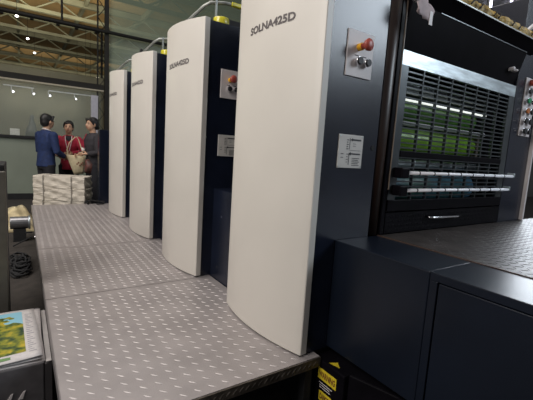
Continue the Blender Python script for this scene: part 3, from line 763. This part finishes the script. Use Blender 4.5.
m3, hp3, s3 = person((1.01, 6.82, 0), R(-72), 'person in dark grey jacket with tied back hair at the right, holding a white cup', 1.63, greyc,
    {-1: ((-.22, -.03, 1.10), (-.12, -.19, 1.06), (1, 0, .1)), 1: ((.22, -.03, 1.10), (.11, -.15, 1.08), (-1, 0, .1))}, True, R(8), True)
MB().tube([(-.05, -.09, 1.36), (-.06, -.14, 1.25), (-.02, -.145, 1.12)], .012, 6, flat=.4).build('red_scarf', redc, m3)
# tote bag carried by the middle person
tm_ = mat('cream_canvas', (.50, .42, .27), .85, noise=.08, bump=.2)
tb = thing('tote_bag', (.74, 6.80, .68), 'cream canvas tote bag hanging in front of the red jacket', 'bag')
bg = MB(); vs = []; 
def sheet(mb, P4, n=6, bulge=.03):
    a, b_, c, d = [Vector(p) for p in P4]; vs = []; fs = []
    for side in (1, -1):
        base = len(vs)
        for i in range(n+1):
            for jj in range(n+1):
                u, v = i/n, jj/n
                p = a.lerp(b_, u).lerp(d.lerp(c, u), v); bu = bulge*math.sin(PI*u)*math.sin(PI*v)*side
                vs.append(p+Vector((0, -bu-.004*side, 0)))
        for i in range(n):
            for jj in range(n): k = base+i*(n+1)+jj; fs.append((k, k+1, k+n+2, k+n+1))
    N1 = (n+1)**2
    for i in range(n):
        for (x, y) in ((i*(n+1), (i+1)*(n+1)), (i*(n+1)+n, (i+1)*(n+1)+n), (i, i+1), (n*(n+1)+i, n*(n+1)+i+1)): fs.append((x, y, N1+y, N1+x))
    return mb.add(vs, fs)
sheet(bg, [(.72, 6.80, .68), (.86, 6.80, .70), (.89, 6.80, .99), (.60, 6.80, 1.01)]).build('bag_body', tm_, tb, smooth=True)
MB().tube([(.63, 6.80, 1.0), (.62, 6.84, 1.08), (.66, 6.87, 1.20), (.75, 6.90, 1.30)], .009, 6, flat=.4).build('strap', tm_, tb)
MB().tube([(.87, 6.80, .985), (.84, 6.86, 1.10), (.80, 6.92, 1.26), (.77, 6.93, 1.31)], .009, 6, flat=.4).build('strap', tm_, tb)
pr = MB()
for i in range(6): pr.ell((.76+.02*i, 6.766, .86+.025*math.sin(i*2.1)), (.012, .004, .014), nu=8, nv=6)
pr.build('printed_pattern', mat('tote_print', (.20, .08, .05), .8), tb)
cp_ = MB().tube([(.865, 6.85, 1.05), (.865, 6.85, 1.13)], [.026, .034], 16).build('paper_cup', mat('white_paper', (.62, .6, .56), .6), smooth=True); tag(cp_, 'white paper cup held by the person in dark grey jacket', 'cup')
hb_ = thing('handbag', (.95, 6.76, .7), 'brown handbag with dark red pattern carried beside the dark grey jacket', 'bag')
sheet(MB(), [(.86, 6.74, .72), (1.06, 6.74, .70), (1.05, 6.74, .93), (.88, 6.74, .95)], bulge=.05).build('bag_body', mat('brown_leather', (.07, .04, .03), .5, noise=.5, scale=14, col2=(.16, .05, .04)), hb_, smooth=True)
MB().tube([(.89, 6.74, .94), (.92, 6.76, 1.05), (1.0, 6.76, 1.06), (1.04, 6.74, .92)], .008, 8).build('handle', trou, hb_, smooth=True)

# ------------------------------------------------------------------ light
W = bpy.data.worlds.new('world'); S.world = W; W.use_nodes = True
bgn = W.node_tree.nodes['Background']; bgn.inputs[0].default_value = (.80, .83, .90, 1); bgn.inputs[1].default_value = .16
def area(name, loc, target, size, sizey, power, col):
    l = bpy.data.lights.new(name, 'AREA'); l.shape = 'RECTANGLE'; l.size = size; l.size_y = sizey; l.energy = power; l.color = col
    o = bpy.data.objects.new(name, l); COL.objects.link(o); o.location = loc
    o.rotation_euler = (Vector(target)-Vector(loc)).to_track_quat('-Z', 'Y').to_euler(); return o
area('hall_light_left', (-4.5, 1.0, 5.0), (1, 3, 1), 3, 5, 400, (1, .95, .90))
area('hall_light_over_walkway', (-.5, 4.5, 6.5), (.5, 4, 0), 3, 6, 240, (1, .93, .88))
area('hall_light_right', (6.2, -3.0, 4.5), (1.6, 1.2, 1.6), 3, 2.2, 230, (.80, .90, 1.0))
area('hall_light_right_low', (8.5, 2.3, 2.7), (2, .8, .9), 2.4, 2.2, 165, (.85, .92, 1.0))
area('ceiling_fill_far', (0, 20, 5.5), (0, 30, 8.5), 8, 8, 1100, (1, .85, .6))  # added upward fill, no fixture, brightens the far ceiling
area('ceiling_fill_deep', (4, 40, 5.0), (4, 45, 8.5), 12, 8, 330, (1, .85, .6))  # second added fill aimed up at the deeper ceiling, no lamp there

S.view_settings.view_transform = 'Standard'; S.view_settings.look = 'None'; S.view_settings.gamma = 1; S.view_settings.exposure = 0
S.view_settings.use_curve_mapping = False
for o in bpy.data.objects:
    if '_o' in o: del o['_o']
